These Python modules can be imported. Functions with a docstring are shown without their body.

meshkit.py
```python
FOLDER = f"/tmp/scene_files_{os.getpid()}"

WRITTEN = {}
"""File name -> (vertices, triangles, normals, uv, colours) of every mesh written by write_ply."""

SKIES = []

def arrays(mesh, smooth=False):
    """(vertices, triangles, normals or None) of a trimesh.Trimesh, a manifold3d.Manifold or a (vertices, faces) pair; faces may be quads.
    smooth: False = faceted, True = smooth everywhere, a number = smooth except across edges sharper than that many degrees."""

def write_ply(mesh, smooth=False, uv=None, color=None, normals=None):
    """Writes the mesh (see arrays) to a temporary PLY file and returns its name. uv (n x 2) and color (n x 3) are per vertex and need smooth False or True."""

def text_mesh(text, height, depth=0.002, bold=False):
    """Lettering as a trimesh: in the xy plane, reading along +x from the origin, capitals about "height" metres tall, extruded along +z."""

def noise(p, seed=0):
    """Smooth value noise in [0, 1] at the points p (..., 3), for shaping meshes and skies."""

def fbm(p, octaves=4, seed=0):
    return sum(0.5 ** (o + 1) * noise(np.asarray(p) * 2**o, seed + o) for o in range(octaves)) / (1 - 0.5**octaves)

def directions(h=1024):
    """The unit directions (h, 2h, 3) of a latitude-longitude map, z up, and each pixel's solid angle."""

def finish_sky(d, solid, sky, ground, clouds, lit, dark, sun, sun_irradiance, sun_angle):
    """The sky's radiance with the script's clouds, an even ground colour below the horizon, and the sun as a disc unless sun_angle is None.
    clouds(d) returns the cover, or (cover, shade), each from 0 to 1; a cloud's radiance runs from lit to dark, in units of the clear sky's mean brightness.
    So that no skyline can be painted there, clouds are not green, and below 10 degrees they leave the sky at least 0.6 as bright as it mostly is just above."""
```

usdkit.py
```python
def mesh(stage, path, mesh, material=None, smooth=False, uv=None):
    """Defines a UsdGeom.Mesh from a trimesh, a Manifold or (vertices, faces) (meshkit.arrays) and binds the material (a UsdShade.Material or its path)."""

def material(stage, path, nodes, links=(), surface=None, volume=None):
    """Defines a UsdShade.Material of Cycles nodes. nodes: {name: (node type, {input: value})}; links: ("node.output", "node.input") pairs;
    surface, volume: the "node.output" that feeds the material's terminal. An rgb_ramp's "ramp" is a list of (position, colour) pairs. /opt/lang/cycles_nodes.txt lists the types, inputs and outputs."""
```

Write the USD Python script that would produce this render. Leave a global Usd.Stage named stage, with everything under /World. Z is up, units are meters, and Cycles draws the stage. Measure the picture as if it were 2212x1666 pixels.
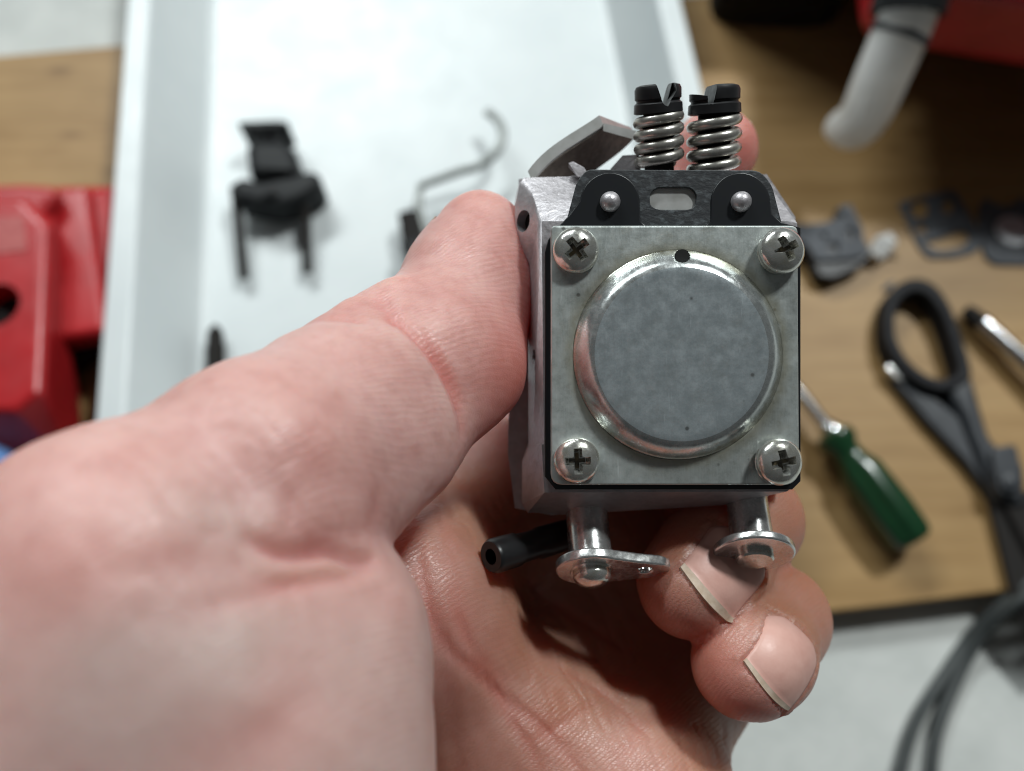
import math, numpy as np, trimesh, usdkit, mapbox_earcut
from pxr import Usd, UsdGeom, UsdLux, Gf, Sdf, UsdShade, Vt
from manifold3d import Manifold, CrossSection, Mesh as MMesh
from meshkit import noise, fbm
from scipy.interpolate import CubicSpline

stage = Usd.Stage.CreateInMemory()
UsdGeom.SetStageUpAxis(stage, UsdGeom.Tokens.z)
UsdGeom.SetStageMetersPerUnit(stage, 1.0)
UsdGeom.Xform.Define(stage, '/World')
UsdGeom.Scope.Define(stage, '/World/Looks')

# ------------------------------------------------------------------ camera
PITCH = math.radians(70)
R = np.array([1, 0, 0.]); U = np.array([0, math.sin(PITCH), math.cos(PITCH)]); F = np.array([0, math.cos(PITCH), -math.sin(PITCH)])
C = np.array([0, 0, .357])
cam = UsdGeom.Camera.Define(stage, '/World/camera')
cam.AddTransformOp().Set(Gf.Matrix4d(*R, 0, *U, 0, *(-F), 0, *C, 1))
cam.CreateHorizontalApertureAttr(36.0)
cam.CreateVerticalApertureAttr(36.0 * 771 / 1024)
FL = 36.0 * 1660 / 2212
cam.CreateFocalLengthAttr(FL)
cam.CreateFocusDistanceAttr(.1005)
cam.CreateFStopAttr(FL / 2.3)
cam.CreateClippingRangeAttr(Gf.Vec2f(0.005, 100))
cam.CreateExposureAttr(0.06)

# ------------------------------------------------------------------ light: two strip lamps overhead and a dim even room
def rect_light(name, pos, target, w, h, intensity, color):
    l = UsdLux.RectLight.Define(stage, '/World/' + name)
    pos, target = np.array(pos, float), np.array(target, float)
    z = pos - target; z /= np.linalg.norm(z)
    x = np.cross([0, 0, 1.], z); x /= np.linalg.norm(x); y = np.cross(z, x)
    l.AddTransformOp().Set(Gf.Matrix4d(*x, 0, *y, 0, *z, 0, *pos, 1))
    l.CreateWidthAttr(w); l.CreateHeightAttr(h); l.CreateIntensityAttr(intensity); l.CreateColorAttr(Gf.Vec3f(*color))
    l.CreateNormalizeAttr(False)
rect_light('ceiling_lamp', (-.62, 1.45, 1.35), (0, .15, .1), 1.05, .13, 62.0, (.93, 1.0, 1.0))
rect_light('ceiling_lamp_001', (.82, 1.08, 1.66), (.05, .15, 0), .3, .15, 215.0, (.95, 1.0, .99))

def material(name, base, var=None, vscale=60, detail=4, lo=.35, hi=.65, rough=.5, rvar=0.0, metal=0.0, bump=0.0, bscale=300, bdist=.0005, stretch=(1, 1, 1), distortion=0.0, **extra):
    n = {'p': ('principled_bsdf', {'base_color': tuple(base), 'roughness': rough, 'metallic': metal, **extra}), 'g': ('geometry', {})}
    L = []
    if var is not None or rvar or bump:
        n['m'] = ('mapping', {'scale': tuple(float(s) for s in stretch)})
        L.append(('g.position', 'm.vector'))
    if var is not None:
        n['n'] = ('noise_texture', {'scale': float(vscale), 'detail': float(detail), 'roughness': .6, 'distortion': float(distortion)})
        n['r'] = ('rgb_ramp', {'ramp': [(0, base), (lo, base), (hi, var), (1, var)]})
        L += [('m.vector', 'n.vector'), ('n.fac', 'r.fac'), ('r.color', 'p.base_color')]
    if rvar:
        n['n2'] = ('noise_texture', {'scale': float(vscale) * 2.3, 'detail': 5.0, 'roughness': .65})
        n['mr'] = ('map_range', {'from_min': .3, 'from_max': .7, 'to_min': max(.02, rough - rvar), 'to_max': rough + rvar})
        L += [('m.vector', 'n2.vector'), ('n2.fac', 'mr.value'), ('mr.result', 'p.roughness')]
    if bump:
        n['n3'] = ('noise_texture', {'scale': float(bscale), 'detail': 4.0, 'roughness': .6})
        n['b'] = ('bump', {'strength': float(bump), 'distance': float(bdist)})
        L += [('m.vector', 'n3.vector'), ('n3.fac', 'b.height'), ('b.normal', 'p.normal')]
    return usdkit.material(stage, '/World/Looks/' + name, n, L, surface='p.BSDF')

dome = UsdLux.DomeLight.Define(stage, '/World/room_light')
UsdShade.MaterialBindingAPI.Apply(dome.GetPrim()).Bind(usdkit.material(stage, '/World/Looks/room', {'b': ('background_shader', {'color': (.95, 1.0, 1.0), 'strength': .05})}, surface='b.background'))

# ------------------------------------------------------------------ helpers
def K(u, v, d):            # millimetres in the lens frame (x right, y up, z towards the lens) of a sighting at depth d
    return np.array([(u - 1106) / 1660 * d, (833 - v) / 1660 * d, -float(d)])
def W(p):                  # lens frame, mm -> world, m
    p = np.asarray(p, float) / 1000
    return C + p[..., :1] * R + p[..., 1:2] * U - p[..., 2:3] * F
def T(u, v, z=0.0):        # where a sighting meets the level z
    d = F + (u - 1106) / 1660 * R + (833 - v) / 1660 * U
    return C + d * (z - C[2]) / d[2]
used = {}
def numbered(path):
    k = used.get(path, 0); used[path] = k + 1
    return path if k == 0 else f'{path}_{k:03d}'
def thing(name, label, cat, loc=(0, 0, 0), group=None):
    x = UsdGeom.Xform.Define(stage, numbered('/World/' + name)); x.AddTranslateOp().Set(Gf.Vec3d(*map(float, loc)))
    o = x.GetPrim(); o.SetCustomDataByKey('label', label); o.SetCustomDataByKey('category', cat)
    if group: o.SetCustomDataByKey('group', group)
    ORIGIN[str(o.GetPath())] = np.array(loc, float)
    return o
ORIGIN = {}
def arr(mesh):
    if hasattr(mesh, 'to_mesh'):
        m = mesh.to_mesh(); return np.array(m.vert_properties[:, :3], float), np.array(m.tri_verts)
    return np.array(mesh.vertices, float), np.array(mesh.faces)
def part(name, mesh, mat, parent, smooth=35, lens=False, label=None):
    """One Mesh under parent, from world metres, or from lens-frame millimetres."""
    v, f = arr(mesh)
    if lens: v = W(v)
    par = str(parent.GetPath()); root = '/'.join(par.split('/')[:3])
    tm = trimesh.Trimesh(v - ORIGIN[root], f, process=False)
    m = usdkit.mesh(stage, numbered(par + '/' + name), tm, mat, smooth)
    if label: m.GetPrim().SetCustomDataByKey('label', label)
    return m.GetPrim()
def single(name, mesh, mat, smooth=35, kind=None, label=None, cat=None):
    m = usdkit.mesh(stage, numbered('/World/' + name), mesh, mat, smooth).GetPrim()
    for k, s in (('kind', kind), ('label', label), ('category', cat)):
        if s: m.SetCustomDataByKey(k, s)
    return m
def rnd(poly, r, n=5):     # rounds every corner of a polygon
    p = np.asarray(poly, float); out = []
    rr = np.broadcast_to(r, len(p))
    for i in range(len(p)):
        a, b, c = p[i - 1], p[i], p[(i + 1) % len(p)]
        da, dc = a - b, c - b; la, lc = np.linalg.norm(da), np.linalg.norm(dc)
        if rr[i] <= 0: out.append(b); continue
        q = min(rr[i], .45 * la, .45 * lc)
        s, e = b + da / la * q, b + dc / lc * q
        for t in np.linspace(0, 1, n): out.append((1 - t) ** 2 * s + 2 * t * (1 - t) * b + t * t * e)
    return np.array(out)
def circle(c, r, n=32, r2=None, rot=0):
    t = np.linspace(0, 2 * np.pi, n, endpoint=False); x, y = r * np.cos(t), (r2 or r) * np.sin(t)
    return np.stack([c[0] + x * math.cos(rot) - y * math.sin(rot), c[1] + x * math.sin(rot) + y * math.cos(rot)], 1)
def area(p): return .5 * np.sum(p[:, 0] * np.roll(p[:, 1], -1) - np.roll(p[:, 0], -1) * p[:, 1])
def slab(outer, z0, z1, c=0.0, holes=(), n=3, both=False):
    """A plate between z0 and z1 with its upper (and lower) edges rounded by c."""
    rings = [np.asarray(outer, float)] + [np.asarray(h, float) for h in holes]
    rings = [r if (area(r) > 0) == (i == 0) else r[::-1] for i, r in enumerate(rings)]
    def inset(p, q):
        d = np.roll(p, -1, 0) - p; d /= np.maximum(np.linalg.norm(d, axis=1, keepdims=True), 1e-12)
        nl = np.stack([-d[:, 1], d[:, 0]], 1); m = nl + np.roll(nl, 1, 0)
        m /= np.maximum((m * m).sum(1, keepdims=True) / 2, .35)
        return p + m * q
    lv = [(z0, c)] + [(z0 + c * (1 - math.sin(a)), c * (1 - math.cos(a))) for a in np.linspace(0, np.pi / 2, n + 1)[::-1][1:]] if False else None
    levels = []
    if both and c:
        levels += [(z0 + c * (1 - math.cos(a)), c * (1 - math.sin(a))) for a in np.linspace(0, np.pi / 2, n + 1)]
    else: levels.append((z0, 0))
    if c: levels += [(z1 - c * (1 - math.sin(a)), c * (1 - math.cos(a))) for a in np.linspace(0, np.pi / 2, n + 1)]
    else: levels.append((z1, 0))
    V, Fc = [], []; sizes = [len(r) for r in rings]; tot = sum(sizes)
    for z, q in levels:
        for r in rings:
            p = inset(r, q) if q else r
            V.append(np.column_stack([p, np.full(len(p), z)]))
    V = np.vstack(V)
    for l in range(len(levels) - 1):
        o = 0
        for s in sizes:
            i = np.arange(s); j = (i + 1) % s; a, b = l * tot + o, (l + 1) * tot + o
            Fc += [np.stack([a + i, a + j, b + j], 1), np.stack([a + i, b + j, b + i], 1)]; o += s
    for l, flip in ((0, True), (len(levels) - 1, False)):
        q = V[l * tot:(l + 1) * tot, :2].copy()
        t = np.array(mapbox_earcut.triangulate_float64(q, np.cumsum(sizes).astype(np.uint32))).reshape(-1, 3)
        a = np.cross(q[t[:, 1]] - q[t[:, 0]], q[t[:, 2]] - q[t[:, 0]]).sum() > 0
        if a == flip: t = t[:, ::-1]
        Fc.append(t + l * tot)
    return trimesh.Trimesh(V, np.vstack(Fc), process=False)
def mani(m):
    v, f = arr(m); t = trimesh.Trimesh(v, f, process=False); t.merge_vertices()
    return Manifold(MMesh(np.array(t.vertices, np.float32), np.array(t.faces, np.uint32)))
def hull(pts): return Manifold.hull_points(np.asarray(pts, float))
def frame(z, x=(1, 0, 0)):
    z = np.asarray(z, float) / np.linalg.norm(z); x = np.asarray(x, float); x = x - z * (x @ z)
    if np.linalg.norm(x) < 1e-6: x = np.cross(z, [0, 1, 0.3])
    x /= np.linalg.norm(x); M = np.eye(4); M[:3, 0], M[:3, 1], M[:3, 2] = x, np.cross(z, x), z
    return M
def lathe(profile, at=(0, 0, 0), axis=(0, 0, 1), x=(1, 0, 0), n=48):
    m = trimesh.creation.revolve(np.array(profile, float), sections=n); M = frame(axis, x); M[:3, 3] = at
    m.apply_transform(M); return m
def spline(pts, n):
    pts = np.asarray(pts, float); t = np.r_[0, np.cumsum(np.linalg.norm(np.diff(pts, axis=0), axis=1))]
    return CubicSpline(t, pts)(np.linspace(0, t[-1], n))
def tube(path, r, n=14, squash=None):
    path = np.asarray(path, float); k = len(path); r = np.broadcast_to(np.asarray(r, float), k)
    t = np.gradient(path, axis=0); t /= np.linalg.norm(t, axis=1, keepdims=True)
    u = np.cross(t[0], [.3, .5, .8]); u /= np.linalg.norm(u); V = []; a = np.linspace(0, 2 * np.pi, n, endpoint=False)
    for i in range(k):
        u = u - t[i] * (u @ t[i]); u /= np.linalg.norm(u); w = np.cross(t[i], u)
        V.append(path[i] + r[i] * (np.outer(np.cos(a), u) + np.outer(np.sin(a), w)))
    V = np.vstack(V + [path[:1], path[-1:]]); i = np.arange(n); j = (i + 1) % n; Fc = []
    for s in range(k - 1): Fc += [np.stack([s * n + i, s * n + j, s * n + n + j], 1), np.stack([s * n + i, s * n + n + j, s * n + n + i], 1)]
    Fc += [np.stack([j, i, np.full(n, k * n)], 1), np.stack([(k - 1) * n + i, (k - 1) * n + j, np.full(n, k * n + 1)], 1)]
    return trimesh.Trimesh(V, np.vstack(Fc), process=False)
def join(*ms):
    return trimesh.util.concatenate([trimesh.Trimesh(*arr(m), process=False) for m in ms])
def floor_poly(px, z=0.0): return np.array([T(u, v, z)[:2] for u, v in px])

# ------------------------------------------------------------------ materials
M_board = None
n = {'g': ('geometry', {}), 'm': ('mapping', {'scale': (1.0, 9.0, 1.0), 'rotation': (0, 0, -.11)}), 'n': ('noise_texture', {'scale': 14.0, 'detail': 6.0, 'roughness': .62, 'distortion': .6}),
     'r': ('rgb_ramp', {'ramp': [(0, (.195, .105, .036)), (.36, (.28, .166, .064)), (.55, (.335, .208, .087)), (1, (.38, .247, .11))]}),
     'n2': ('noise_texture', {'scale': 9.0, 'detail': 3.0, 'roughness': .5}), 'r2': ('rgb_ramp', {'ramp': [(0, (.55, .5, .45)), (.4, (.86, .84, .8)), (.6, (1, 1, 1)), (1, (1, 1, 1))]}),
     'mm': ('mapping', {'scale': (1.0, 2.5, 1.0)}), 'v': ('voronoi_texture', {'scale': 13.0}), 'r3': ('rgb_ramp', {'ramp': [(0, (.45, .38, .3)), (.06, (.55, .48, .4)), (.13, (1, 1, 1)), (1, (1, 1, 1))]}),
     'x': ('mix_color', {'blend_type': 'multiply', 'fac': 1.0}), 'x2': ('mix_color', {'blend_type': 'multiply', 'fac': .7}), 'b': ('bump', {'strength': .25, 'distance': .0006}), 'p': ('principled_bsdf', {'roughness': .5, 'specular_ior_level': .3})}
M_board = usdkit.material(stage, '/World/Looks/board_wood', n, [('g.position', 'm.vector'), ('m.vector', 'n.vector'), ('n.fac', 'r.fac'), ('g.position', 'n2.vector'), ('n2.fac', 'r2.fac'), ('r.color', 'x.a'), ('r2.color', 'x.b'),
    ('g.position', 'mm.vector'), ('mm.vector', 'v.vector'), ('v.distance', 'r3.fac'), ('x.result', 'x2.a'), ('r3.color', 'x2.b'), ('x2.result', 'p.base_color'), ('n.fac', 'b.height'), ('b.normal', 'p.normal')], surface='p.BSDF')
M_concrete = material('concrete', (.42, .435, .42), (.53, .54, .52), vscale=18, rough=.85, bump=.4, bscale=220, bdist=.001)
M_tray = material('white_plastic', (.61, .645, .65), (.57, .61, .62), vscale=22, rough=.38, rvar=.06)
M_red = material('red_plastic', (.42, .015, .019), (.34, .012, .015), vscale=40, rough=.34, rvar=.06)
M_sticker = material('worn_sticker', (.42, .10, .09), (.34, .05, .05), vscale=300, rough=.5)
M_black = material('black_plastic', (.012, .012, .013), (.02, .02, .022), vscale=200, rough=.45, rvar=.08, specular_ior_level=.3)
M_rubber = material('black_rubber', (.012, .013, .014), rough=.55, specular_ior_level=.2)
M_matte = material('matte_black', (.016, .014, .013), rough=.8, specular_ior_level=.2)
M_hose = material('milky_hose', (.80, .80, .78), (.64, .63, .60), vscale=40, rough=.3, subsurface_weight=.5, subsurface_scale=.006, subsurface_radius=(1., 1., 1.))
M_grey = material('dark_grey_plastic', (.024, .027, .032), (.034, .037, .043), vscale=120, rough=.45, specular_ior_level=.35)
M_gasket = material('gasket_paper', (.07, .075, .084), (.10, .105, .115), vscale=250, rough=.75, specular_ior_level=.25)
M_chrome = material('chrome', (.78, .79, .80), rough=.14, metal=1.0)
M_green = material('green_handle', (.004, .028, .010), (.006, .036, .013), vscale=80, rough=.22, coat_weight=.4)
M_cord = material('rubber_cord', (.03, .036, .036), (.042, .047, .047), vscale=90, rough=.6)
M_blue = material('blue_cloth', (.08, .18, .42), (.13, .25, .5), vscale=900, rough=.95, bump=.3, bscale=1500)
def worn_metal(name, base, dark, stain, rough, metal, ring=None, bump=.16):
    n = {'g': ('geometry', {}), 'n': ('noise_texture', {'scale': 520.0, 'detail': 8.0, 'roughness': .72}), 'r': ('rgb_ramp', {'ramp': [(0, dark), (.34, dark), (.62, base), (1, base)]}),
         'sm': ('mapping', {'scale': (1.0, .10, .10), 'rotation': (.35, .2, .5)}), 'sn': ('noise_texture', {'scale': 2600.0, 'detail': 2.0}), 'sr': ('rgb_ramp', {'ramp': [(0, (0, 0, 0)), (.68, (0, 0, 0)), (.80, (1, 1, 1)), (1, (1, 1, 1))]}), 'sx': ('mix_color', {'b': tuple(min(1, c * 1.3) for c in base)}),
         'v': ('voronoi_texture', {'scale': 260.0}), 'vr': ('rgb_ramp', {'ramp': [(0, (1, 1, 1)), (.045, (1, 1, 1)), (.09, (0, 0, 0)), (1, (0, 0, 0))]}), 'vx': ('mix_color', {'b': (.05, .045, .04)}),
         'tn': ('noise_texture', {'scale': 420.0, 'detail': 6.0, 'roughness': .7}), 'tr': ('rgb_ramp', {'ramp': [(0, (0, 0, 0)), (.52, (0, 0, 0)), (.72, (1, 1, 1)), (1, (1, 1, 1))]}), 'tx': ('mix_color', {'b': stain}),
         'tm': ('math', {'math_type': 'multiply', 'value2': .35}), 'vm': ('math', {'math_type': 'multiply', 'value2': .7}), 'mr': ('map_range', {'from_min': .3, 'from_max': .7, 'to_min': rough - .07, 'to_max': rough + .11}), 'b': ('bump', {'strength': bump, 'distance': .0002}), 'ma': ('math', {'math_type': 'add'}),
         'p': ('principled_bsdf', {'metallic': metal})}
    L = [('g.position', 'n.vector'), ('n.fac', 'r.fac'), ('g.position', 'sm.vector'), ('sm.vector', 'sn.vector'), ('sn.fac', 'sr.fac'), ('sr.color', 'sx.fac'), ('r.color', 'sx.a'), ('g.position', 'v.vector'), ('v.distance', 'vr.fac'), ('vr.color', 'vm.value1'), ('vm.value', 'vx.fac'), ('sx.result', 'vx.a'),
         ('g.position', 'tn.vector'), ('tn.fac', 'tr.fac'), ('tr.color', 'tm.value1'), ('tm.value', 'tx.fac'), ('vx.result', 'tx.a'), ('n.fac', 'mr.value'), ('mr.result', 'p.roughness'), ('n.fac', 'ma.value1'), ('sn.fac', 'ma.value2'), ('ma.value', 'b.height'), ('b.normal', 'p.normal')]
    out = 'tx.result'
    if ring is not None:           # dried fuel stain round the foot of the cup
        c, rad = ring
        n |= {'d': ('vector_math', {'math_type': 'distance', 'vector2': tuple(c)}), 'dn': ('math', {'math_type': 'multiply_add', 'value2': .0028, 'value3': -.0014}), 'ds': ('math', {'math_type': 'add'}), 'dr': ('rgb_ramp', {'ramp': [(0, (0, 0, 0)), (.30, (0, 0, 0)), (.5, (1, 1, 1)), (.70, (.12, .12, .12)), (1, (0, 0, 0))]}),
              'dm': ('map_range', {'from_min': rad - .003, 'from_max': rad + .0035, 'to_min': 0.0, 'to_max': 1.0, 'clamp': True}), 'dx': ('mix_color', {'b': (.30, .27, .17)}), 'df': ('math', {'math_type': 'multiply', 'value2': .6})}
        L += [('g.position', 'd.vector1'), ('tn.fac', 'dn.value1'), ('d.value', 'ds.value1'), ('dn.value', 'ds.value2'), ('ds.value', 'dm.value'), ('dm.result', 'dr.fac'), ('dr.color', 'df.value1'), ('df.value', 'dx.fac'), ('tx.result', 'dx.a')]
        out = 'dx.result'
    L.append((out, 'p.base_color'))
    return usdkit.material(stage, '/World/Looks/' + name, n, L, surface='p.BSDF')
M_plate = worn_metal('zinc_plate', (.54, .58, .57), (.45, .49, .475), (.36, .33, .24), .36, .65, (W(K(1464, 767, 101.2)), .01375))
M_cup = worn_metal('pressed_cup', (.51, .565, .59), (.42, .475, .50), (.33, .34, .32), .27, .7, (W(K(1464, 767, 101.2)), .01375))
M_wall = worn_metal('drawn_wall', (.66, .69, .69), (.50, .53, .53), (.36, .34, .28), .20, .85, (W(K(1464, 767, 101.2)), .01375), .05)
M_cast = material('cast_alloy', (.46, .44, .46), (.38, .36, .375), vscale=700, detail=7, rough=.42, rvar=.1, metal=.6, bump=.4, bscale=900, bdist=.0003)
M_steel = material('bright_steel', (.74, .75, .75), (.62, .62, .61), vscale=500, rough=.21, rvar=.07, metal=.88)
M_screw = material('plated_screw', (.78, .79, .77), (.58, .57, .50), vscale=520, detail=6, rough=.17, rvar=.08, metal=.85, bump=.12, bscale=1500, bdist=.0002)
M_grime = material('grime', (.07, .05, .022), (.012, .010, .008), vscale=1100, rough=.6)
M_spring = material('spring_steel', (.60, .58, .54), (.44, .42, .38), vscale=500, rough=.30, rvar=.06, metal=.8)
M_fibre = material('fibre_plate', (.016, .018, .021), (.08, .092, .10), vscale=1100, detail=3, lo=.50, hi=.74, rough=.5, bump=.25, bscale=1000, bdist=.0003, stretch=(.8, 1.3, 1))
M_gskt2 = material('black_gasket', (.007, .008, .010), rough=.34)
M_hole = material('dark_hole', (.006, .006, .006), rough=.9)
M_lever = material('lever_steel', (.56, .56, .55), (.45, .45, .43), vscale=400, rough=.36, metal=.55)
M_under = material('browned_steel', (.13, .105, .085), (.07, .055, .045), vscale=700, rough=.55, metal=.3, bump=.5, bscale=1100, bdist=.0004)
M_tab = material('bright_tab', (.9, .9, .88), (.78, .78, .76), vscale=600, rough=.3, metal=.25, bump=.8, bscale=500, bdist=.001)
M_sciss = material('scissor_plastic', (.010, .010, .012), (.015, .015, .017), vscale=200, rough=.6, specular_ior_level=.15)
M_wire = material('grey_wire', (.20, .21, .20), rough=.4, metal=.6)
M_nail = material('nail', (.52, .285, .24), (.57, .335, .285), vscale=260, detail=6, rough=.42, rvar=.08, specular_ior_level=.35, bump=.15, bscale=900, bdist=.0002)
M_free = material('nail_edge', (.58, .47, .38), (.46, .35, .26), vscale=900, rough=.5)
M_nipple = material('nipple_plastic', (.013, .013, .014), (.009, .009, .010), vscale=300, rough=.36, specular_ior_level=.35)

def skin():
    n = {'g': ('geometry', {}), 'a': ('attribute', {'attribute': 'redness'}), 'pal': ('attribute', {'attribute': 'palmar'}),
         'n': ('noise_texture', {'scale': 120.0, 'detail': 5.0, 'roughness': .62}), 'r': ('rgb_ramp', {'ramp': [(0, (.44, .21, .185)), (.36, (.51, .262, .235)), (.54, (.565, .315, .285)), (.72, (.63, .39, .355)), (1, (.66, .43, .395))]}),
         'n2': ('noise_texture', {'scale': 480.0, 'detail': 4.0, 'roughness': .6}), 'r2': ('rgb_ramp', {'ramp': [(0, (.72, .60, .56)), (.34, (.84, .76, .73)), (.5, (1, 1, 1)), (1, (1, 1, 1))]}),
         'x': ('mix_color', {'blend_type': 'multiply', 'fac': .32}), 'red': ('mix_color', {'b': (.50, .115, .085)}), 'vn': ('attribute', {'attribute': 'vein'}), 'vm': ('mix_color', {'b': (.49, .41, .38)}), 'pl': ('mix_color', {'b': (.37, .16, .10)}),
         'lm': ('mapping', {'scale': (1.0, 1.7, 1.0), 'rotation': (.3, .2, .6)}), 'w': ('wave_texture', {'scale': 420.0, 'distortion': 5.0, 'detail': 2.0, 'detail_scale': .6}),
         'v': ('voronoi_texture', {'feature': 'distance_to_edge', 'scale': 1900.0}), 'vr': ('map_range', {'from_min': 0.0, 'from_max': .12, 'to_min': 0.0, 'to_max': 1.0, 'clamp': True}),
         'mf': ('mix_float', {'fac': .5}), 'n3': ('noise_texture', {'scale': 900.0, 'detail': 4.0}), 'mf2': ('mix_float', {'fac': .45}), 'b': ('bump', {'strength': .30, 'distance': .0003}),
         'p': ('principled_bsdf', {'roughness': .40, 'subsurface_weight': .45, 'subsurface_scale': .0022, 'subsurface_radius': (1.0, .30, .16), 'specular_ior_level': .5})}
    return usdkit.material(stage, '/World/Looks/skin', n, [('g.position', 'n.vector'), ('n.fac', 'r.fac'), ('g.position', 'n2.vector'), ('n2.fac', 'r2.fac'), ('r.color', 'x.a'), ('r2.color', 'x.b'),
        ('x.result', 'vm.a'), ('vn.fac', 'vm.fac'), ('vm.result', 'pl.a'), ('pal.fac', 'pl.fac'), ('pl.result', 'red.a'), ('a.fac', 'red.fac'), ('red.result', 'p.base_color'),
        ('g.position', 'lm.vector'), ('lm.vector', 'w.vector'), ('lm.vector', 'v.vector'), ('v.distance', 'vr.value'), ('w.fac', 'mf.a'), ('vr.result', 'mf.b'), ('g.position', 'n3.vector'), ('mf.result', 'mf2.a'), ('n3.fac', 'mf2.b'),
        ('mf2.result', 'b.height'), ('b.normal', 'p.normal')], surface='p.BSDF')
M_skin = skin()

# ------------------------------------------------------------------ the setting: floor and board
g = 1.6
single('floor', trimesh.creation.box([2 * g, 2 * g, .02], trimesh.transformations.translation_matrix([0, .3, -.026])), M_concrete, smooth=False, kind='structure')
A = math.atan(.112); ex, ey = np.array([math.cos(A), math.sin(A)]), np.array([-math.sin(A), math.cos(A)])
def bd(x, y): return T(1780, 1325)[:2] + ex * x + ey * y
depth = float((T(280, 95)[:2] - T(1780, 1325)[:2]) @ ey)
single('wooden_board', slab(rnd([bd(-.75, 0), bd(.55, 0), bd(.55, depth), bd(-.75, depth)], .002), -.0155, 0, .0015), M_board, kind=None, label='large tan wooden board lying flat under the tools and tray', cat='board')

# ------------------------------------------------------------------ white tray
rim_r = .0225; cx = T(1735, 1000, .04)[:2]
fr = np.array([.121, .0655])            # front right corner of the rim
def ring(inset, z, r, n=9):
    l, w, d = inset, .2955 - inset, .44 - inset
    p = [fr + ex * (-.2955 + l) + ey * inset, fr + ex * (-inset) + ey * inset, fr + ex * (-inset) + ey * d, fr + ex * (-.2955 + l) + ey * d]
    q = rnd(p, r, n); return np.column_stack([q, np.full(len(q), z)])
sect = [(.026, .0006, .018), (.024, .0016, .018), (.0065, .034, .024), (.0012, .0352, .026), (0, .0365, .027), (0, .0388, .027), (.0010, .0400, .027), (.0105, .0400, .024), (.0122, .0392, .023), (.0135, .0372, .023), (.0285, .0085, .016), (.0305, .0055, .014), (.0335, .0036, .013)]
rings = [ring(*s) for s in sect]; m_ = len(rings[0]); V = np.vstack(rings); Fc = []; i = np.arange(m_); j = (i + 1) % m_
for s in range(len(rings) - 1): Fc += [np.stack([s * m_ + i, s * m_ + j, s * m_ + m_ + j], 1), np.stack([s * m_ + i, s * m_ + m_ + j, s * m_ + m_ + i], 1)]
for s, flip in ((0, True), (len(rings) - 1, False)):
    t = np.array([[0, a, a + 1] for a in range(1, m_ - 1)]) + s * m_; Fc.append(t[:, ::-1] if flip else t)
tray = thing('tray', 'white plastic tray with sloping sides lying on the board', 'tray', (*fr, 0))
part('tray_body', trimesh.Trimesh(V, np.vstack(Fc), process=False), M_tray, tray, 40)
ZT = .0036                              # level of the tray's inside

# ------------------------------------------------------------------ carburettor (lens-frame mm)
D0 = 101.0
def P(px, d): return np.array([K(u, v, d)[:2] for u, v in px])
def plate(px, d, h, c=0.0, holes=(), r=0.0, both=False):     # front face at depth d, h thick
    o = rnd(P(px, d), r) if np.any(np.asarray(r) > 0) else P(px, d)
    return slab(o, -d - h, -d, c, [h_ if isinstance(h_, np.ndarray) else P(h_, d) for h_ in holes], both=both)
carb = thing('carburettor', 'small silver engine carburettor held upright between thumb and fingers', 'carburettor', W(K(1455, 1050, 115)))
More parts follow.
